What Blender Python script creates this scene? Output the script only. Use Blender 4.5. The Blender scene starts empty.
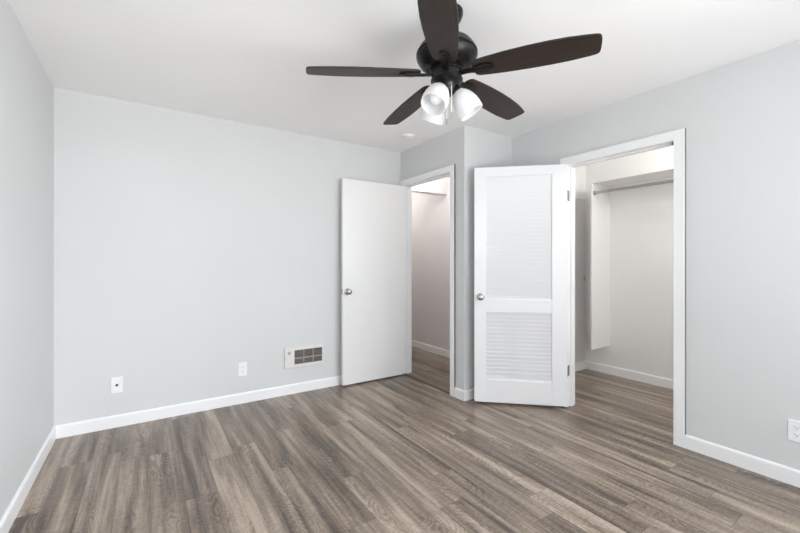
import bpy, bmesh, math
from mathutils import Vector, Matrix
S = bpy.context.scene
COL = S.collection
PI = math.pi

# ------------------------------------------------------------------ camera
cam_d = bpy.data.cameras.new('camera'); cam = bpy.data.objects.new('camera', cam_d); COL.objects.link(cam)
cam.location = (0, 0, 1.225)
YAW = math.atan2(254, 385)
cam.rotation_euler = (PI/2, 0, -YAW)
cam_d.sensor_width = 36; cam_d.lens = 36*385/800
cam_d.shift_y = -4.2/800
cam_d.clip_start = 0.02
S.camera = cam
# ------------------------------------------------------------------ world, daylight, exposure
W = bpy.data.worlds.new('sky'); S.world = W; W.use_nodes = True
bg = W.node_tree.nodes['Background']; bg.inputs[0].default_value = (0.82, 0.91, 1.0, 1); bg.inputs[1].default_value = 0.45
def area(name, loc, rot, sx, sy, power, col):
    d = bpy.data.lights.new(name, 'AREA'); d.shape = 'RECTANGLE'; d.size = sx; d.size_y = sy
    d.energy = power; d.color = col
    o = bpy.data.objects.new(name, d); COL.objects.link(o); o.location = loc; o.rotation_euler = rot
    return o
# area lamps added as daylight at the wide window behind the camera
SKY, GND = (0.885, 0.935, 1.0), (1.0, 0.985, 0.955)
area('daylight_fill_rear', (1.0, -0.80, 1.35), (PI/2-math.radians(14), 0, 0), 2.4, 1.6, 36, SKY)
area('daylight_fill_corner', (2.0, -0.95, 1.35), (PI/2-math.radians(5), 0, math.radians(30)), 1.6, 1.6, 14, SKY)
# lamps added as sky outside, high right, to brighten left wall and floor
area('sky_fill_right', (3.2, -3.6, 2.7), (PI/2-math.radians(22), 0, math.radians(42)), 3.0, 1.6, 200, SKY)
area('sky_fill_far_right', (4.5, -3.6, 2.3), (PI/2-math.radians(14), 0, math.radians(52)), 3.0, 1.6, 760, SKY)
# lamps added low outside as ground bounce, to lift the ceiling
area('bounce_fill', (1.0, -3.4, -0.3), (PI/2+math.radians(27), 0, 0), 3.2, 1.2, 135, GND)
area('bounce_fill_right', (2.6, -2.6, 0.3), (PI/2+math.radians(17), 0, math.radians(40)), 2.5, 1.2, 85, GND)
area('bounce_fill_far', (3.0, -5.5, -0.2), (PI/2+math.radians(17), 0, math.radians(22)), 4.0, 1.5, 90, GND)
S.view_settings.view_transform = 'Standard'; S.view_settings.look = 'None'
S.view_settings.gamma = 1.0; S.view_settings.use_curve_mapping = False
S.view_settings.exposure = -0.10
S.cycles.max_bounces = 12; S.cycles.diffuse_bounces = 9; S.cycles.glossy_bounces = 4
S.cycles.transparent_max_bounces = 8

# ------------------------------------------------------------------ materials
def mat(name, col, rough=0.5, metal=0.0, bump=0.0, bscale=200.0, spec=0.5):
    m = bpy.data.materials.new(name); m.use_nodes = True
    nt = m.node_tree; b = nt.nodes['Principled BSDF']
    b.inputs['Base Color'].default_value = (*col, 1); b.inputs['Roughness'].default_value = rough
    b.inputs['Metallic'].default_value = metal; b.inputs['Specular IOR Level'].default_value = spec
    geo = nt.nodes.new('ShaderNodeNewGeometry')
    n = nt.nodes.new('ShaderNodeTexNoise'); n.inputs['Scale'].default_value = bscale; n.inputs['Detail'].default_value = 3
    nt.links.new(geo.outputs['Position'], n.inputs['Vector'])
    if bump > 0:
        bp = nt.nodes.new('ShaderNodeBump'); bp.inputs['Strength'].default_value = bump; bp.inputs['Distance'].default_value = 0.002
        nt.links.new(n.outputs['Fac'], bp.inputs['Height']); nt.links.new(bp.outputs['Normal'], b.inputs['Normal'])
    # very slight variation of the paint itself
    mx = nt.nodes.new('ShaderNodeMix'); mx.data_type = 'RGBA'
    mx.inputs['A'].default_value = (*[c*0.985 for c in col], 1); mx.inputs['B'].default_value = (*[min(1, c*1.015) for c in col], 1)
    n2 = nt.nodes.new('ShaderNodeTexNoise'); n2.inputs['Scale'].default_value = 2.3
    nt.links.new(geo.outputs['Position'], n2.inputs['Vector'])
    nt.links.new(n2.outputs['Fac'], mx.inputs['Factor']); nt.links.new(mx.outputs['Result'], b.inputs['Base Color'])
    return m
M_wall = mat('wall_paint', (0.664, 0.673, 0.670), 0.55, bump=0.06, bscale=260)
M_closet = mat('closet_paint', (0.85, 0.845, 0.835), 0.6, bump=0.06, bscale=260)
M_hall = mat('hall_paint', (0.69, 0.665, 0.655), 0.6, bump=0.06, bscale=260)
M_ceil = mat('ceiling_paint', (0.93, 0.925, 0.92), 0.8, bump=0.08, bscale=180)
M_trim = mat('trim_paint', (0.87, 0.87, 0.87), 0.32)
M_door = mat('door_paint', (0.84, 0.835, 0.825), 0.33, bump=0.02, bscale=60)
M_louver = mat('louver_door_paint', (0.85, 0.85, 0.855), 0.33)
M_plate = mat('plate_plastic', (0.86, 0.87, 0.88), 0.3)
M_vent = mat('register_enamel', (0.74, 0.73, 0.70), 0.35)
M_ventdark = mat('register_inside', (0.13, 0.115, 0.105), 0.7)
M_ventbar = mat('register_bars', (0.42, 0.39, 0.36), 0.45)
M_black = mat('black_plastic', (0.012, 0.012, 0.013), 0.4)
M_chrome = mat('satin_nickel', (0.50, 0.48, 0.45), 0.2, 1.0)
M_steel = mat('rod_steel', (0.50, 0.48, 0.45), 0.32, 1.0)
M_fan = mat('fan_black_metal', (0.006, 0.0052, 0.005), 0.33, 0.0, spec=0.28)
M_hinge = mat('aged_hinge', (0.22, 0.21, 0.19), 0.4, 0.8)
M_thresh = mat('threshold_strip', (0.115, 0.085, 0.065), 0.5)
M_ext = mat('exterior_ground', (0.30, 0.32, 0.24), 0.9)

def m_glass():
    m = bpy.data.materials.new('window_glass'); m.use_nodes = True; nt = m.node_tree
    out = nt.nodes['Material Output']; nt.nodes.remove(nt.nodes['Principled BSDF'])
    a = nt.nodes.new('ShaderNodeBsdfTransparent'); g = nt.nodes.new('ShaderNodeBsdfGlossy'); g.inputs['Roughness'].default_value = 0.02
    mx = nt.nodes.new('ShaderNodeMixShader'); mx.inputs[0].default_value = 0.06
    nt.links.new(a.outputs[0], mx.inputs[1]); nt.links.new(g.outputs[0], mx.inputs[2]); nt.links.new(mx.outputs[0], out.inputs[0])
    return m
M_glass = m_glass()

def m_opal():
    m = bpy.data.materials.new('opal_glass'); m.use_nodes = True; nt = m.node_tree
    out = nt.nodes['Material Output']; p = nt.nodes['Principled BSDF']
    p.inputs['Base Color'].default_value = (0.93, 0.93, 0.93, 1); p.inputs['Roughness'].default_value = 0.3
    t = nt.nodes.new('ShaderNodeBsdfTranslucent'); t.inputs['Color'].default_value = (0.95, 0.95, 0.95, 1)
    mx = nt.nodes.new('ShaderNodeMixShader'); mx.inputs[0].default_value = 0.5
    nt.links.new(p.outputs[0], mx.inputs[1]); nt.links.new(t.outputs[0], mx.inputs[2]); nt.links.new(mx.outputs[0], out.inputs[0])
    return m
M_opal = m_opal()

def m_emit(name, col, s):
    m = bpy.data.materials.new(name); m.use_nodes = True; b = m.node_tree.nodes['Principled BSDF']
    b.inputs['Base Color'].default_value = (0.9, 0.9, 0.9, 1)
    b.inputs['Emission Color'].default_value = (*col, 1); b.inputs['Emission Strength'].default_value = s
    return m
M_bulb = mat('frosted_bulb', (0.88, 0.88, 0.87), 0.25)
M_dome = m_emit('fill_dome', (1, 0.97, 0.93), 3.0)  # glow of the dome lights added outside the bedroom

def nodes_math(nt):
    def mth(op, a, b=None, c=None):
        n = nt.nodes.new('ShaderNodeMath'); n.operation = op
        for i, v in enumerate((a, b, c)):
            if v is None: continue
            if isinstance(v, (int, float)): n.inputs[i].default_value = v
            else: nt.links.new(v, n.inputs[i])
        return n.outputs[0]
    return mth

def m_blade():
    m = bpy.data.materials.new('walnut_blade'); m.use_nodes = True; nt = m.node_tree; b = nt.nodes['Principled BSDF']
    tc = nt.nodes.new('ShaderNodeTexCoord'); mp = nt.nodes.new('ShaderNodeMapping')
    mp.inputs['Scale'].default_value = (6, 90, 20)
    nt.links.new(tc.outputs['Object'], mp.inputs[0])
    n = nt.nodes.new('ShaderNodeTexNoise'); n.inputs['Scale'].default_value = 1; n.inputs['Detail'].default_value = 5
    nt.links.new(mp.outputs[0], n.inputs['Vector'])
    r = nt.nodes.new('ShaderNodeValToRGB')
    r.color_ramp.elements[0].position = 0.3; r.color_ramp.elements[0].color = (0.014, 0.0088, 0.0064, 1)
    r.color_ramp.elements[1].position = 0.75; r.color_ramp.elements[1].color = (0.036, 0.022, 0.0155, 1)
    nt.links.new(n.outputs['Fac'], r.inputs[0]); nt.links.new(r.outputs[0], b.inputs['Base Color'])
    b.inputs['Roughness'].default_value = 0.45; b.inputs['Specular IOR Level'].default_value = 0.35
    return m
M_blade = m_blade()

def m_floor():
    m = bpy.data.materials.new('vinyl_planks'); m.use_nodes = True; nt = m.node_tree; L = nt.links
    b = nt.nodes['Principled BSDF']; mth = nodes_math(nt)
    geo = nt.nodes.new('ShaderNodeNewGeometry'); sp = nt.nodes.new('ShaderNodeSeparateXYZ'); L.new(geo.outputs['Position'], sp.inputs[0])
    X, Y = sp.outputs[0], sp.outputs[1]
    w, ln = 0.150, 1.22
    px = mth('DIVIDE', mth('ADD', X, 10.03), w); col = mth('FLOOR', px); fx = mth('FRACT', px)
    wn = nt.nodes.new('ShaderNodeTexWhiteNoise'); wn.noise_dimensions = '1D'; L.new(col, wn.inputs['W'])
    py = mth('ADD', mth('DIVIDE', mth('ADD', Y, 10.0), ln), mth('MULTIPLY', wn.outputs['Value'], 7.0)); row = mth('FLOOR', py); fy = mth('FRACT', py)
    cid = nt.nodes.new('ShaderNodeCombineXYZ'); L.new(col, cid.inputs[0]); L.new(row, cid.inputs[1])
    pw = nt.nodes.new('ShaderNodeTexWhiteNoise'); pw.noise_dimensions = '3D'; L.new(cid.outputs[0], pw.inputs['Vector'])
    rnd = pw.outputs['Value']
    pw2 = nt.nodes.new('ShaderNodeTexWhiteNoise'); pw2.noise_dimensions = '3D'
    cid2 = nt.nodes.new('ShaderNodeCombineXYZ'); L.new(row, cid2.inputs[0]); L.new(col, cid2.inputs[1]); cid2.inputs[2].default_value = 4.7
    L.new(cid2.outputs[0], pw2.inputs['Vector']); rnd2 = pw2.outputs['Value']
    def noise(sx, sy, detail, dist=0.0, rough=0.55):
        c = nt.nodes.new('ShaderNodeCombineXYZ')
        L.new(mth('MULTIPLY', X, sx), c.inputs[0])
        L.new(mth('ADD', mth('MULTIPLY', Y, sy), mth('MULTIPLY', rnd, 60.0)), c.inputs[1])
        L.new(mth('MULTIPLY', rnd2, 30.0), c.inputs[2])
        n = nt.nodes.new('ShaderNodeTexNoise'); n.inputs['Scale'].default_value = 1; n.inputs['Detail'].default_value = detail
        n.inputs['Distortion'].default_value = dist; n.inputs['Roughness'].default_value = rough
        L.new(c.outputs[0], n.inputs['Vector']); return n.outputs['Fac']
    streak = noise(13, 0.85, 3, 0.35, 0.55)          # broad light and dark streaks along a plank
    grain = noise(95, 3.2, 4, 0.4, 0.65)     # fine grain
    saw = noise(38, 95, 3, 0.6, 0.7)             # rough-sawn cross ticks
    # cathedral rings: contour lines of a stretched noise
    bow = noise(11.0, 3.2, 0.5, 0.1)
    mask = mth('MAXIMUM', 0.0, mth('MULTIPLY', mth('SUBTRACT', noise(6.0, 0.9, 1, 0.0), 0.47), 7.0))
    rings = mth('MULTIPLY', mth('SINE', mth('MULTIPLY', bow, 120.0)), mth('MINIMUM', 1.0, mask))
    v = mth('ADD', mth('MULTIPLY', mth('SUBTRACT', rnd, 0.5), 0.20), 0.47)
    v = mth('ADD', v, mth('MULTIPLY', mth('SUBTRACT', streak, 0.5), 2.1))
    v = mth('ADD', v, mth('MULTIPLY', mth('SUBTRACT', grain, 0.5), 0.80))
    v = mth('ADD', v, mth('MULTIPLY', mth('SUBTRACT', saw, 0.5), 0.75))
    v = mth('ADD', v, mth('MULTIPLY', rings, 0.13))
    r = nt.nodes.new('ShaderNodeValToRGB'); L.new(v, r.inputs[0])
    e = r.color_ramp.elements
    e[0].position = 0.08; e[0].color = (0.078, 0.057, 0.045, 1)
    e[1].position = 0.92; e[1].color = (0.430, 0.344, 0.272, 1)
    q = e.new(0.5); q.color = (0.230, 0.178, 0.138, 1)
    # seams
    ex = mth('MINIMUM', fx, mth('SUBTRACT', 1.0, fx)); ey = mth('MINIMUM', fy, mth('SUBTRACT', 1.0, fy))
    sx = mth('LESS_THAN', mth('MULTIPLY', ex, w), 0.0011); sy = mth('LESS_THAN', mth('MULTIPLY', ey, ln), 0.0013)
    seam = mth('MAXIMUM', sx, sy)
    mx = nt.nodes.new('ShaderNodeMix'); mx.data_type = 'RGBA'
    L.new(mth('MULTIPLY', seam, 0.55), mx.inputs['Factor']); L.new(r.outputs[0], mx.inputs['A']); mx.inputs['B'].default_value = (0.05, 0.038, 0.03, 1)
    L.new(mx.outputs['Result'], b.inputs['Base Color'])
    L.new(mth('ADD', 0.25, mth('MULTIPLY', grain, 0.12)), b.inputs['Roughness'])
    b.inputs['Specular IOR Level'].default_value = 0.5
    bp = nt.nodes.new('ShaderNodeBump'); bp.inputs['Strength'].default_value = 0.12; bp.inputs['Distance'].default_value = 0.001
    L.new(mth('SUBTRACT', mth('ADD', grain, mth('MULTIPLY', saw, 0.6)), mth('MULTIPLY', seam, 1.5)), bp.inputs['Height'])
    L.new(bp.outputs['Normal'], b.inputs['Normal'])
    return m
M_floor = m_floor()

# ------------------------------------------------------------------ mesh helpers
def box(bm, x0, x1, y0, y1, z0, z1, M=None):
    vs = [bm.verts.new(Vector((x, y, z)) if M is None else M @ Vector((x, y, z))) for x in (x0, x1) for y in (y0, y1) for z in (z0, z1)]
    for f in ((0, 1, 3, 2), (4, 6, 7, 5), (0, 4, 5, 1), (2, 3, 7, 6), (0, 2, 6, 4), (1, 5, 7, 3)):
        bm.faces.new([vs[i] for i in f])
def lathe(bm, prof, n=48, M=None, caps=True):
    rings = []
    for r, z in prof:
        if r < 1e-5:
            p = Vector((0, 0, z)); rings.append([bm.verts.new(p if M is None else M @ p)])
        else:
            ring = []
            for i in range(n):
                a = 2*PI*i/n; p = Vector((r*math.cos(a), r*math.sin(a), z)); ring.append(bm.verts.new(p if M is None else M @ p))
            rings.append(ring)
    for A, B in zip(rings, rings[1:]):
        for i in range(n):
            j = (i+1) % n
            if len(A) == 1 and len(B) == 1: continue
            if len(A) == 1: bm.faces.new((A[0], B[i], B[j]))
            elif len(B) == 1: bm.faces.new((A[i], A[j], B[0]))
            else: bm.faces.new((A[i], A[j], B[j], B[i]))
    if caps:
        for R in (rings[0], rings[-1]):
            if len(R) > 2: bm.faces.new(R)
def tube(bm, pts, r, n=10):
    pts = [Vector(p) for p in pts]; rings = []
    for i, p in enumerate(pts):
        d = (pts[min(i+1, len(pts)-1)] - pts[max(i-1, 0)]).normalized()
        u = d.orthogonal().normalized() if i == 0 else (rings_u - d*rings_u.dot(d)).normalized()
        rings_u = u; v = d.cross(u)
        rings.append([bm.verts.new(p + r*(math.cos(2*PI*k/n)*u + math.sin(2*PI*k/n)*v)) for k in range(n)])
    for A, B in zip(rings, rings[1:]):
        for k in range(n): bm.faces.new((A[k], A[(k+1) % n], B[(k+1) % n], B[k]))
    bm.faces.new(rings[0]); bm.faces.new(rings[-1])
def sphere(bm, c, r, sz=1.0, n=20):
    prof = [(r*math.sin(PI*i/n), -r*sz*math.cos(PI*i/n)) for i in range(n+1)]
    prof[0] = (0, -r*sz); prof[-1] = (0, r*sz)
    lathe(bm, prof, 24, Matrix.Translation(c))
def prism(bm, outline, z0, z1, M=None):
    lo = [bm.verts.new(Vector((x, y, z0)) if M is None else M @ Vector((x, y, z0))) for x, y in outline]
    hi = [bm.verts.new(Vector((x, y, z1)) if M is None else M @ Vector((x, y, z1))) for x, y in outline]
    n = len(outline); bm.faces.new(lo); bm.faces.new(hi)
    for i in range(n): bm.faces.new((lo[i], lo[(i+1) % n], hi[(i+1) % n], hi[i]))
def obj(name, bm, m, parent=None, bevel=0.0, smooth=False, loc=None, seg=2):
    bmesh.ops.recalc_face_normals(bm, faces=bm.faces[:])
    me = bpy.data.meshes.new(name); bm.to_mesh(me); bm.free(); me.materials.append(m)
    if smooth:
        for p in me.polygons: p.use_smooth = True
        me.set_sharp_from_angle(angle=math.radians(40))
    o = bpy.data.objects.new(name, me); COL.objects.link(o)
    if loc is not None: o.location = loc
    if parent is not None: o.parent = parent
    if bevel > 0:
        b = o.modifiers.new('bevel', 'BEVEL'); b.width = bevel; b.segments = seg; b.limit_method = 'ANGLE'; b.angle_limit = math.radians(40)
    return o
def boxes(name, lst, m, parent=None, bevel=0.0):
    bm = bmesh.new()
    for b in lst: box(bm, *b)
    return obj(name, bm, m, parent, bevel)
def tag(o, label, cat, group=None, kind=None):
    if label: o['label'] = label
    if cat: o['category'] = cat
    if group: o['group'] = group
    if kind: o['kind'] = kind
    return o
def empty(name, loc, rz=0.0):
    e = bpy.data.objects.new(name, None); COL.objects.link(e); e.location = loc; e.rotation_euler = (0, 0, rz); e.empty_display_size = 0.1
    return e
def struct(o, label, cat): return tag(o, label, cat, kind='structure')

# ------------------------------------------------------------------ the room shell
XL, YB, XN, YN, XR, YR, H = -0.534, 3.554, 2.352, 2.531, 2.976, -0.86, 2.44
T = 0.115
XC = 4.25                     # back of the closet
XH = 3.25                     # far wall of the hall
D1a, D1b, DH = 2.703, 3.508, 2.065     # entry opening
DH2 = 2.050
D2a, D2b = 1.144, 1.946               # closet opening
CY0 = 0.45                    # right end of the closet
HY1 = 5.4                     # far end of the hall
struct(boxes('floor', [(XL-T, XC+T, YR-T, HY1+T, -0.06, 0.0)], M_floor), 'grey brown wood plank floor running from the room into hall and closet', 'floor')
struct(boxes('ceiling', [(XL-T, XC+T, YR-T, HY1+T, H, H+0.08)], M_ceil), 'flat off white painted ceiling above the fan', 'ceiling')
# right wall with an added, unseen window beside the camera
WR0, WR1, WZ0, WZ1 = -0.66, 0.42, 0.55, 2.15
struct(boxes('wall_left', [(XL-T, XL, YR-T, YB+T, 0, H)], M_wall), 'pale grey wall at the left edge of the photo', 'wall')
struct(boxes('wall_back', [(XL, XN+T, YB, YB+T, 0, H)], M_wall), 'wide pale grey wall with outlets and the vent', 'wall')
struct(boxes('wall_entry', [(XN, XN+T, YN+T, D1a, 0, H), (XN, XN+T, D1b, YB, 0, H), (XN, XN+T, D1a, D1b, DH, H)], M_wall), 'grey wall around the doorway to the hall', 'wall')
struct(boxes('wall_return', [(XN, XR+T, YN, YN+T, 0, H)], M_wall), 'short pale wall behind the louvered door', 'wall')
struct(boxes('wall_right', [(XR, XR+T, YR-T, WR0, 0, H), (XR, XR+T, WR1, D2a, 0, H), (XR, XR+T, WR0, WR1, 0, WZ0), (XR, XR+T, WR0, WR1, WZ1, H), (XR, XR+T, D2b, YN, 0, H), (XR, XR+T, D2a, D2b, DH2, H)], M_wall), 'pale grey wall around the closet opening', 'wall')
RX0, RX1, RZ0, RZ1 = -0.25, 2.25, 0.5, 2.2
struct(boxes('wall_rear', [(XL, RX0, YR-T, YR, 0, H), (RX1, XR, YR-T, YR, 0, H), (RX0, RX1, YR-T, YR, 0, RZ0), (RX0, RX1, YR-T, YR, RZ1, H)], M_wall), 'grey wall with the added window behind the camera', 'wall')
# closet shell
struct(boxes('wall_closet_back', [(XC, XC+T, CY0-T, YN+T, 0, H)], M_closet), 'off white back wall of the closet', 'wall')
struct(boxes('wall_closet_left', [(XR+T, XC, YN, YN+T, 0, H)], M_closet), 'narrow left side wall inside the closet', 'wall')
struct(boxes('wall_closet_right', [(XR+T, XC, CY0-T, CY0, 0, H)], M_closet), 'right side wall inside the closet', 'wall')
# hall shell
struct(boxes('wall_hall', [(XH, XH+T, YN+T, HY1, 0, H)], M_hall), 'taupe hall wall seen through the open doorway', 'wall')
struct(boxes('wall_hall_end', [(XN, XH+T, HY1, HY1+T, 0, H)], M_hall), 'end wall of the hall', 'wall')
struct(boxes('wall_hall_side', [(XN, XN+T, YB+T, HY1, 0, H)], M_hall), 'hall wall on the bedroom side', 'wall')
struct(boxes('wall_hall_header', [(XN+T, XH, 3.815, 3.93, 2.10, H)], M_trim), 'bright white header crossing the hall above the doorway view', 'wall')

# unseen windows, added behind and beside the camera only to light the room
def window(name, axis, a0, a1, z0, z1, p0, p1, label):
    """frame ring with one mullion, filling an opening; axis is the direction the opening runs along"""
    t = 0.05; mid = (a0+a1)/2; pc = (p0+p1)/2
    segs = [(a0, a0+t, z0, z1), (a1-t, a1, z0, z1), (a0+t, a1-t, z0, z0+t), (a0+t, a1-t, z1-t, z1), (mid-.025, mid+.025, z0+t, z1-t)]
    def bx(a, b, c, d, q0, q1): return (a, b, q0, q1, c, d) if axis == 'x' else (q0, q1, a, b, c, d)
    fr = boxes(name, [bx(*s, pc-.03, pc+.03) for s in segs], M_trim)
    struct(fr, label, 'window')
    boxes('window_pane', [bx(a0+t, mid-.025, z0+t, z1-t, pc-.004, pc+.004), bx(mid+.025, a1-t, z0+t, z1-t, pc-.004, pc+.004)], M_glass, fr)
window('added_window_1', 'x', RX0, RX1, RZ0, RZ1, YR-T, YR-0.02, 'wide white framed window added unseen behind the camera for light')
window('added_window_2', 'y', WR0, WR1, WZ0, WZ1, XR+0.06, XR+T, 'white framed window added unseen in the right wall for light')

# baseboards
def base_profile(bm, p, q, n, h=0.09, t=0.013):
    """baseboard from p to q (xy), n = unit normal into the room; eased top edge"""
    prof = [(0, 0), (t, 0), (t, h-0.012), (t*0.75, h-0.004), (t*0.35, h), (0, h)]
    A = [bm.verts.new((p[0]+n[0]*d, p[1]+n[1]*d, z)) for d, z in prof]
    B = [bm.verts.new((q[0]+n[0]*d, q[1]+n[1]*d, z)) for d, z in prof]
    bm.faces.new(A); bm.faces.new(B)
    for i in range(len(prof)):
        j = (i+1) % len(prof); bm.faces.new((A[i], A[j], B[j], B[i]))
def baseboard(name, runs, label):
    bm = bmesh.new()
    for r in runs: base_profile(bm, *r)
    struct(obj(name, bm, M_trim), label, 'baseboard')
CW = 0.068     # casing width
baseboard('baseboard_left', [((XL, YR), (XL, YB), (1, 0))], 'white baseboard along the left wall')
baseboard('baseboard_back', [((XL+.013, YB), (XN-0.001, YB), (0, -1))], 'white baseboard along the back wall under the vent')
baseboard('baseboard_entry', [((XN, YN-.013), (XN, D1a-.060+.005), (-1, 0))], 'short white baseboard between doorway casing and corner')
baseboard('baseboard_return', [((XN, YN), (XR-.013, YN), (0, -1))], 'white baseboard behind the louvered door')
baseboard('baseboard_right', [((XR, D2a-.066+.005), (XR, YR), (-1, 0)), ((XR, YN), (XR, D2b+.052), (-1, 0))], 'white baseboard along the right wall under the outlet')
baseboard('baseboard_rear', [((XL+.013, YR), (XR-.013, YR), (0, 1))], 'white baseboard behind the camera')
baseboard('baseboard_closet', [((XC, YN), (XC, CY0), (-1, 0)), ((XC-.013, YN), (XR+T, YN), (0, -1)), ((XC-.013, CY0), (XR+T, CY0), (0, 1))], 'white baseboard inside the closet')
baseboard('baseboard_hall', [((XH, YN+T), (XH, HY1), (-1, 0))], 'white baseboard along the hall wall')

# door casings and jambs
def casing(name, x, sgn, a, b, top, label, left_w=0.068, CW=0.068):
    """casing on the wall plane x (facing sgn), jamb liner through the wall with a stop"""
    bm = bmesh.new(); t = 0.016; rv = 0.005
    x0, x1 = sorted((x, x+sgn*t)); x0b, x1b = sorted((x, x+sgn*(t+.002)))
    for (ya, yb) in ((a-CW+rv, a+rv), (b-rv, b+left_w-rv)):
        box(bm, x0, x1, ya, yb, 0, top-rv+CW)
        oy = (ya, ya+.016) if ya < a else (yb-.016, yb)
        box(bm, x0b, x1b, oy[0], oy[1], 0, top-rv+CW)
    box(bm, x0, x1, a+rv, b-rv, top-rv, top-rv+CW)
    box(bm, x0b, x1b, a-CW+rv+.016, b+left_w-rv-.016, top-rv+CW-.016, top-rv+CW)
    struct(obj(name, bm, M_trim, bevel=0.002), label, 'door casing')
    return
def jamb(name, x0, x1, a, b, top, sx0, sx1, label):
    t = 0.018
    bm = bmesh.new()
    box(bm, x0, x1, a, a+.004, 0, top); box(bm, x0, x1, b-.004, b, 0, top); box(bm, x0, x1, a+.004, b-.004, top-.004, top)
    s = 0.012
    box(bm, sx0, sx1, a+.004, a+.004+s, 0, top-.004); box(bm, sx0, sx1, b-.004-s, b-.004, 0, top-.004); box(bm, sx0, sx1, a+.004+s, b-.004-s, top-.004-s, top-.004)
    return struct(obj(name, bm, M_trim), label, 'door jamb')
casing('trim_1', XN, -1, D1a, D1b, DH, 'white casing around the doorway to the hall', left_w=0.040, CW=0.060)
casing('trim_2', XR, -1, D2a, D2b, DH2, 'white casing around the closet opening', left_w=0.058, CW=0.066)
j1 = jamb('trim_3', XN, XN+T, D1a, D1b, DH, XN+.045, XN+.075, 'white jamb lining the hall doorway')
j2 = jamb('trim_4', XR, XR+T, D2a, D2b, DH2, XR+.045, XR+.075, 'white jamb lining the closet opening')
boxes('strike_plate', [(XR+.012, XR+.036, D2a+.0035, D2a+.0055, 0.885, 0.945)], M_chrome, j2)
boxes('strike_plate', [(XN+.012, XN+.036, D1a+.0035, D1a+.0055, 0.885, 0.945)], M_chrome, j1)
boxes('catch', [(XR+.020, XR+.044, D2a+.004, D2a+.028, DH2-.024, DH2-.004)], M_hinge, j2)
struct(boxes('trim_5', [(XN-.004, XN+.030, D1a+.004, D1b-.004, 0, 0.006)], M_thresh, bevel=0.003), 'thin dark threshold strip across the hall doorway', 'threshold')

# ------------------------------------------------------------------ doors (built in door space: hinge pin at origin, slab along +X, far face at y = t1)
def knob(parent, x, z, y, sgn):
    M = Matrix.Translation((x, y, z)) @ Matrix.Rotation(-sgn*PI/2, 4, 'X')
    bm = bmesh.new()
    lathe(bm, [(0, 0), (.032, 0), (.032, .003), (.027, .008), (.012, .010), (.011, .026), (.017, .030), (.025, .036), (.0275, .045), (.025, .055), (.018, .061), (.008, .0625), (0, .0625)], 32, M)
    return obj('door_knob', bm, M_chrome, parent, smooth=True)
def hinge(parent, z, m):
    bm = bmesh.new()
    lathe(bm, [(0, z-.045), (.0055, z-.045), (.0055, z+.045), (0, z+.045)], 14, Matrix.Translation((0.0, 0.0, 0)))
    box(bm, 0.0, .003, 0.0, .036, z-.044, z+.044)
    return obj('hinge', bm, m, parent, smooth=True)
def door_root(name, pin, ang):
    e = empty(name, (pin[0], pin[1], 0), ang); return e
# entry door: flush slab. door space: x along the leaf, y = thickness direction (towards the viewer's side)
Wd1 = 0.737
d1 = struct(empty('door_1', (XN-.006, D1b-.006, 0), PI), 'white flush door swung open against the back wall', 'door')
bm = bmesh.new(); box(bm, .004, Wd1, .010, .045, .015, 2.050); obj('door_leaf', bm, M_door, d1, bevel=0.0015)
knob(d1, Wd1-.050, .935, .045, 1); knob(d1, Wd1-.050, .935, .010, -1)
boxes('latch_plate', [(Wd1-.0005, Wd1+.0012, .016, .040, .907, .963)], M_chrome, d1)
for z in (.25, 1.05, 1.82): hinge(d1, z, M_door)
# closet door: two louvered panels in a frame
Wd2 = 0.766
A2 = math.radians(137.0)
d2 = struct(empty('door_2', (XR-.008, D2b-.004, 0), A2), 'white louvered closet door standing open into the room', 'door')
y0, y1 = .010, .045
st, z0, z1 = .098, .020, 2.044
zb0, zb1, zt0, zt1 = .213, .795, .905, 1.962
bm = bmesh.new()
box(bm, .004, .004+st+.024, y0, y1, z0, z1); box(bm, Wd2-st, Wd2, y0, y1, z0, z1)
for a, b in ((z0, zb0), (zb1, zt0), (zt1, z1)): box(bm, .004+st+.024, Wd2-st, y0, y1, a, b)
obj('door_frame', bm, M_louver, d2, bevel=0.0015)
for a, b in ((zb0, zb1), (zt0, zt1)):
    bm = bmesh.new(); n = round((b-a)/.0345); p = (b-a)/n; cy = (y0+y1)/2
    for i in range(n):
        zc = a+p*(i+.5); M = Matrix.Translation((0, cy, zc)) @ Matrix.Rotation(math.radians(71), 4, 'X')
        box(bm, .004+st+.024, Wd2-st, -.0188, .0188, -.003, .003, M)
    obj('louver_panel', bm, M_louver, d2)
knob(d2, Wd2-.052, .926, y1, 1); knob(d2, Wd2-.052, .926, y0, -1)
boxes('latch_plate', [(Wd2-.0005, Wd2+.0012, .016, .040, .898, .954)], M_chrome, d2)
for z in (.305, 1.79): hinge(d2, z, M_hinge)
# hinge leaves let into the closet jamb
for z in (.305, 1.79): boxes('hinge_leaf', [(XR+.008, XR+.032, D2b-.0055, D2b-.0035, z-.045, z+.045)], M_hinge, j2)
for z in (.25, 1.05, 1.82): boxes('hinge_leaf', [(XN+.004, XN+.036, D1b-.0055, D1b-.0035, z-.045, z+.045)], M_door, j1)

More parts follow.
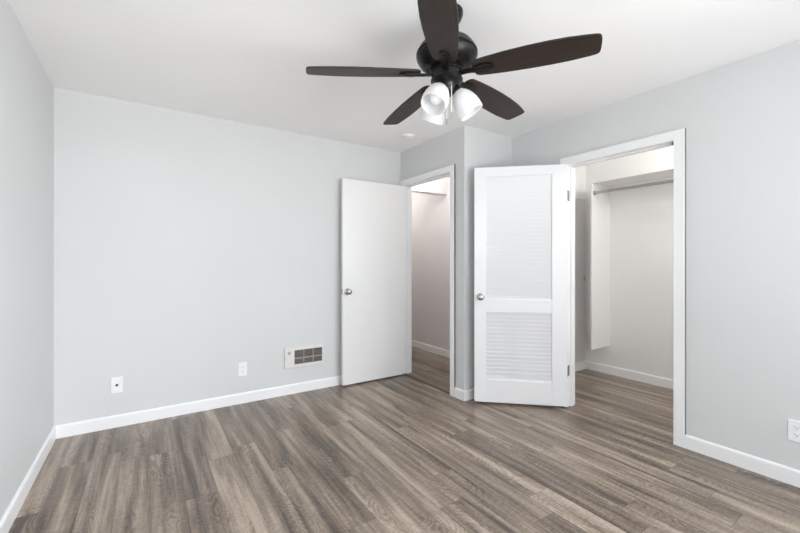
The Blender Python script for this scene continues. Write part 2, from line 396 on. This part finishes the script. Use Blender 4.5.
# ------------------------------------------------------------------ ceiling fan
FC = Vector((1.2156, 1.4318, 0))
fan = tag(empty('ceiling_fan', (FC.x, FC.y, H)), 'black five blade ceiling fan with three white glass shades', 'ceiling fan')
def fobj(name, bm, m, parent=fan, **k): return obj(name, bm, m, parent, **k)
Zf = lambda z: z - H
bm = bmesh.new(); lathe(bm, [(0, 0), (.070, 0), (.078, -.006), (.078, -.022), (.068, -.046), (.046, -.064), (.020, -.072), (0, -.072)], 48); fobj('canopy', bm, M_fan, smooth=True)
bm = bmesh.new(); lathe(bm, [(0, -.070), (.0135, -.070), (.0135, -.128), (0, -.128)], 24); fobj('downrod', bm, M_fan, smooth=True)
hp = [(0, 2.316), (.030, 2.316), (.034, 2.311), (.060, 2.305), (.092, 2.293), (.118, 2.278), (.134, 2.259), (.1405, 2.241), (.1455, 2.238), (.1475, 2.231), (.1425, 2.227), (.1425, 2.222), (.1475, 2.218), (.1455, 2.210), (.139, 2.198), (.127, 2.180), (.108, 2.166), (.088, 2.159), (0, 2.159)]
bm = bmesh.new(); lathe(bm, [(r, Zf(z)) for r, z in hp], 64); fobj('motor_housing', bm, M_fan, smooth=True)
sp = [(0, 2.159), (.076, 2.159), (.079, 2.154), (.079, 2.142), (.072, 2.138), (.072, 2.112), (.077, 2.108), (.077, 2.100), (.066, 2.094), (.050, 2.082), (.044, 2.062), (.040, 2.046), (.028, 2.034), (.012, 2.028), (.008, 2.018), (0, 2.016)]
bm = bmesh.new(); lathe(bm, [(r, Zf(z)) for r, z in sp], 48); fobj('switch_housing', bm, M_fan, smooth=True)
# blades: outline in blade space, x along the blade
top = [(.132, .026), (.137, .042), (.150, .0515), (.20, .0580), (.28, .0645), (.38, .0690), (.47, .0700), (.55, .0675), (.62, .0610), (.645, .0570), (.656, .0515), (.661, .044)]
bot = [(.6665, -.044), (.662, -.0520), (.652, -.0570), (.62, -.0625), (.55, -.0715), (.47, -.0755), (.38, -.0745), (.28, -.0690), (.20, -.0610), (.150, -.0535), (.137, -.043), (.132, -.026)]
tip = [(.6645, .026), (.667, 0), (.6685, -.026)]
outl = top + tip + bot
def iron_mesh():
    bm = bmesh.new()
    arm = [(.060, .017), (.095, .013), (.125, .014), (.150, .024), (.175, .030), (.205, .027), (.226, .015), (.232, 0)]
    o = arm + [(x, -y) for x, y in arm[-2::-1]]
    prism(bm, o, -.0125, -.0045)
    for (x, y) in ((.165, .016), (.165, -.016), (.212, 0)):      # screw heads
        lathe(bm, [(0, -.0155), (.004, -.0150), (.0055, -.0125)], 12, Matrix.Translation((x, y, 0)))
    # raised rib of the casting
    ribp = [(.105, .004), (.15, .009), (.18, .010), (.205, .007), (.215, 0)]
    prism(bm, ribp + [(x, -y) for x, y in ribp[-2::-1]], -.016, -.012)
    return bm
PITCH = -0.203; DROOP = 0.046; PH = -61.5
blade0 = iron0 = None
for k in range(5):
    a = math.radians(PH+72*k)
    if k == 0:
        bm = bmesh.new(); prism(bm, outl, -.0045, .0035)
        b = blade0 = fobj('fan_blade', bm, M_blade, bevel=0.002)
        i = iron0 = obj('blade_iron', iron_mesh(), M_fan, b, bevel=0.0015)
    else:
        b = blade0.copy(); COL.objects.link(b); b.parent = fan
        i = iron0.copy(); COL.objects.link(i); i.parent = b
    b.matrix_local = Matrix.Translation((0, 0, Zf(2.139))) @ Matrix.Rotation(a, 4, 'Z') @ Matrix.Rotation(DROOP, 4, 'Y') @ Matrix.Rotation(PITCH, 4, 'X')
# hub arms joining irons to the motor (a ring under the housing)
# lights: directions measured in the camera's frame
shade0 = None
camang = -YAW
for k, deg in enumerate((-1, 123, 233)):
    a = camang + math.radians(deg); tilt = math.radians(33)
    M = Matrix.Translation((0.045*math.cos(a), 0.045*math.sin(a), Zf(2.066))) @ Matrix.Rotation(a, 4, 'Z') @ Matrix.Rotation(PI-tilt, 4, 'Y')
    # local +Z now points down and outward
    if k == 0:
        bm = bmesh.new(); lathe(bm, [(0, -.012), (.016, -.012), (.021, -.004), (.0255, .012), (.0265, .026), (.024, .030), (0, .030)], 28)
        h = hold0 = fobj('lamp_holder', bm, M_fan, smooth=True)
        out = [(.024, .014), (.027, .020), (.036, .030), (.047, .046), (.055, .066), (.0605, .088), (.0625, .108), (.0615, .130), (.060, .142)]
        inn = [(.057, .142), (.0585, .130), (.0595, .108), (.0575, .088), (.052, .066), (.044, .047), (.033, .033), (.0, .031)]
        bm = bmesh.new(); lathe(bm, out+inn, 40, caps=False); s = shade0 = obj('lamp_shade', bm, M_opal, h, smooth=True)
        bm = bmesh.new(); lathe(bm, [(0, .032), (.012, .032), (.013, .050), (.020, .066), (.0285, .084), (.030, .096), (.026, .112), (.014, .122), (0, .125)], 28); u = bulb0 = obj('bulb', bm, M_bulb, h, smooth=True)
    else:
        h = hold0.copy(); COL.objects.link(h); h.parent = fan
        for src in (shade0, bulb0):
            c = src.copy(); COL.objects.link(c); c.parent = h
    h.matrix_local = M
# pull chains
def camoff(dr, df, z):    # right and forward of the fan axis as the camera looks
    R = Vector((math.cos(YAW), -math.sin(YAW), 0)); F = Vector((math.sin(YAW), math.cos(YAW), 0))
    v = R*dr + F*df; return (v.x, v.y, Zf(z))
for dr, df, zt, zb in ((.018, -.040, 2.075, 1.935), (.004, .035, 2.06, 1.93)):
    bm = bmesh.new(); tube(bm, [camoff(dr, df, zt), camoff(dr, df, zb)], .0019, 8)
    pc = fobj('pull_chain', bm, M_vent)
    bm = bmesh.new(); p = camoff(dr, df, zb)
    lathe(bm, [(0, .004), (.003, .002), (.0042, -.012), (.003, -.026), (0, -.028)], 14, Matrix.Translation(p)); obj('pull_fob', bm, M_chrome, pc, smooth=True)

# ------------------------------------------------------------------ smoke detector
sd = tag(empty('smoke_detector', (2.11, 3.05, H)), 'small round white smoke detector on the ceiling near the doorway corner', 'smoke detector')
bm = bmesh.new(); lathe(bm, [(0, 0), (.068, 0), (.068, -.004), (.064, -.006), (0, -.006)], 40); obj('base_plate', bm, M_ceil, sd, smooth=True)
bm = bmesh.new(); lathe(bm, [(0, -.006), (.056, -.006), (.054, -.014), (.046, -.019), (.020, -.021), (0, -.021)], 40); obj('cover', bm, M_ceil, sd, smooth=True)
bm = bmesh.new()
for k in range(14):
    a = 2*PI*k/14; box(bm, .052, .0565, -.008, .008, -.0125, -.0085, Matrix.Rotation(a, 4, 'Z'))
obj('vent_slots', bm, M_ventbar, sd)

# ------------------------------------------------------------------ wall plates
def plate(name, loc, rz, label, cat, group=None):
    """plate space: wall plane y = 0, front towards -y, centred on x and z"""
    e = tag(empty(name, loc, rz), label, cat, group)
    bm = bmesh.new(); box(bm, -.0355, .0355, -.006, 0, -.0585, .0585); obj('cover_plate', bm, M_plate, e, bevel=0.003)
    return e
def face_y(r, y): return Matrix.Translation((0, y, 0)) @ Matrix.Rotation(PI/2, 4, 'X')
def screw(e, z):
    bm = bmesh.new(); lathe(bm, [(0, 0), (.0032, 0), (.0026, .0012), (0, .0014)], 14, Matrix.Translation((0, -.006, z)) @ Matrix.Rotation(PI/2, 4, 'X'))
    box(bm, -.0026, .0026, -.0078, -.0074, z-.0004, z+.0004)
    obj('screw', bm, M_plate, e, smooth=True)
cx = plate('cable_outlet', (-.181, YB, .312), 0, 'white cable wall plate with one black jack, nearest the left corner', 'wall plate')
bm = bmesh.new(); lathe(bm, [(0, 0), (.0085, 0), (.0085, .004), (.0062, .004), (.0062, .012), (.004, .012), (.004, .006), (0, .006)], 20, Matrix.Translation((0, -.006, 0)) @ Matrix.Rotation(PI/2, 4, 'X')); obj('coaxial_jack', bm, M_black, cx, smooth=True)
screw(cx, .042); screw(cx, -.042)
def duplex(name, loc, rz, label):
    e = plate(name, loc, rz, label, 'outlet', 'duplex outlets on the walls')
    for s in (1, -1):
        zc = .0195*s
        bm = bmesh.new()
        oc = [(.0165*math.cos(t), max(-.0125, min(.0125, .0165*math.sin(t)))) for t in [2*PI*k/28 for k in range(28)]]
        prism(bm, oc, 0, .0028, Matrix.Translation((0, -.006, zc)) @ Matrix.Rotation(PI/2, 4, 'X'))
        so = obj('socket', bm, M_plate, e)
        bm = bmesh.new()
        box(bm, -.0075, -.0055, -.0093, -.0086, zc-.001, zc+.007); box(bm, .0055, .0075, -.0093, -.0086, zc-.001, zc+.006)
        lathe(bm, [(0, 0), (.0024, 0), (.0024, .0005), (0, .0005)], 12, Matrix.Translation((0, -.0087, zc-.007)) @ Matrix.Rotation(PI/2, 4, 'X'))
        obj('slots', bm, M_black, so)
    screw(e, 0)
    return e
duplex('wall_outlet', (.702, YB, .295), 0, 'white two socket outlet on the back wall left of the vent')
duplex('wall_outlet', (XR, .5625, .300), -PI/2, 'white outlet on the right wall cut by the photo edge')

# ------------------------------------------------------------------ wall register (heater grille)
vx0, vx1, vz0, vz1 = 1.064, 1.442, .242, .430
rg = tag(empty('wall_register', ((vx0+vx1)/2, YB, vz0)), 'beige wall vent with dark grille and control strip beside the open flush door', 'vent')
hw = (vx1-vx0)/2; hh = vz1-vz0
gx0, gx1, gz0, gz1 = -hw+.093, hw-.012, .028, hh-.028
bm = bmesh.new()
box(bm, -hw, gx0, -.014, 0, 0, hh); box(bm, gx1, hw, -.014, 0, 0, hh); box(bm, gx0, gx1, -.014, 0, 0, gz0); box(bm, gx0, gx1, -.014, 0, gz1, hh)
obj('frame', bm, M_vent, rg, bevel=0.002)
boxes('duct_backing', [(gx0, gx1, -.003, 0, gz0, gz1)], M_ventdark, rg)
bm = bmesh.new()
nv = 3
for k in range(1, nv):
    x = gx0+(gx1-gx0)*k/nv; box(bm, x-.003, x+.003, -.013, -.003, gz0, gz1)
zc = gz0+(gz1-gz0)*.42; box(bm, gx0, gx1, -.013, -.003, zc-.004, zc+.004)
obj('crossbars', bm, M_ventbar, rg)
bm = bmesh.new(); nh = 9
for k in range(nh):
    z = gz0+(gz1-gz0)*(k+.5)/nh
    box(bm, gx0, gx1, -.0055, .0055, -.0008, .0008, Matrix.Translation((0, -.0085, z)) @ Matrix.Rotation(math.radians(38), 4, 'X'))
obj('louvers', bm, mat('register_louver', (0.20, 0.18, 0.165), 0.5), rg)
bm = bmesh.new(); box(bm, -hw+.030, -hw+.056, -.0175, -.014, hh-.062, hh-.034); obj('control_lever', bm, M_ventbar, rg, bevel=0.001)
for x in (-hw+.012, hw-.006):
    bm = bmesh.new(); lathe(bm, [(0, 0), (.004, 0), (.003, .0015), (0, .002)], 14, Matrix.Translation((x, -.014, hh/2)) @ Matrix.Rotation(PI/2, 4, 'X')); obj('screw', bm, M_chrome, rg, smooth=True)

# ------------------------------------------------------------------ closet shelf unit
yp = 2.257; xs = 3.90; zs = 2.070
sh = tag(empty('closet_shelf', (XC, yp, 0)), 'white closet shelf with hanging rod on a tall side panel', 'shelf')
def L(*b): return (b[0]-XC, b[1]-XC, b[2]-yp, b[3]-yp, b[4], b[5])
boxes('shelf_board', [L(xs, XC, CY0, yp+.018, zs-.018, zs)], M_closet, sh, bevel=0.0015)
boxes('side_panel', [L(xs-.004, XC, yp, yp+.018, .31, zs-.018)], M_closet, sh, bevel=0.0015)
boxes('wall_cleat', [L(XC-.018, XC, CY0, yp, zs-.088, zs-.018)], M_closet, sh, bevel=0.0015)
xr, zr = 3.941, 1.955
bm = bmesh.new(); tube(bm, [(xr-XC, CY0-yp+.001, zr), (xr-XC, -.001, zr)], .0145, 20); rod = obj('hanging_rod', bm, M_steel, sh, smooth=True)
for y in (-.006, CY0-yp+.006):
    bm = bmesh.new(); lathe(bm, [(0, -.006), (.026, -.006), (.026, -.002), (.020, .006), (0, .006)], 24, Matrix.Translation((xr-XC, y, zr)) @ Matrix.Rotation(PI/2 if y > -.1 else -PI/2, 4, 'X')); obj('rod_socket', bm, M_steel, rod, smooth=True)

# inner access door on the closet's left wall
d3 = struct(empty('door_3', (3.50, YN, 0)), 'narrow flush inner door on the closet side wall, mostly hidden', 'door')
boxes('door_leaf', [(0, .71, -.016, -.001, .095, 1.945)], M_hall, d3, bevel=0.002)
boxes('latch_plate', [(.675, .700, -.019, -.016, 1.015, 1.070)], M_ventbar, d3)

# ------------------------------------------------------------------ unseen lamps added in the hall and the closet to brighten them
def dome(name, x, y, label, power):
    e = tag(empty(name, (x, y, H)), label, 'added light', 'added dome lights outside the bedroom')
    bm = bmesh.new(); lathe(bm, [(0, 0), (.13, 0), (.13, -.018), (0, -.018)], 40); obj('base_plate', bm, M_trim, e, smooth=True)
    bm = bmesh.new(); lathe(bm, [(.12, -.018), (.118, -.035), (.10, -.060), (.06, -.080), (0, -.088)], 40, caps=False); obj('glass_dome', bm, M_dome, e, smooth=True)
    d = bpy.data.lights.new(name+'_glow', 'POINT'); d.energy = power; d.color = (1, .985, .965); d.shadow_soft_size = .08
    o = bpy.data.objects.new(name+'_glow', d); COL.objects.link(o); o.location = (0, 0, -.18); o.parent = e
dome('fill_light', 2.60, 3.56, 'unseen round white dome light added on the hall ceiling in front of the header', 8)
dome('fill_light', 2.62, 4.75, 'unseen round white dome light added on the hall ceiling beyond the header', 9)
dome('fill_light', 3.58, 0.85, 'unseen round white dome light added on the closet ceiling', 21)
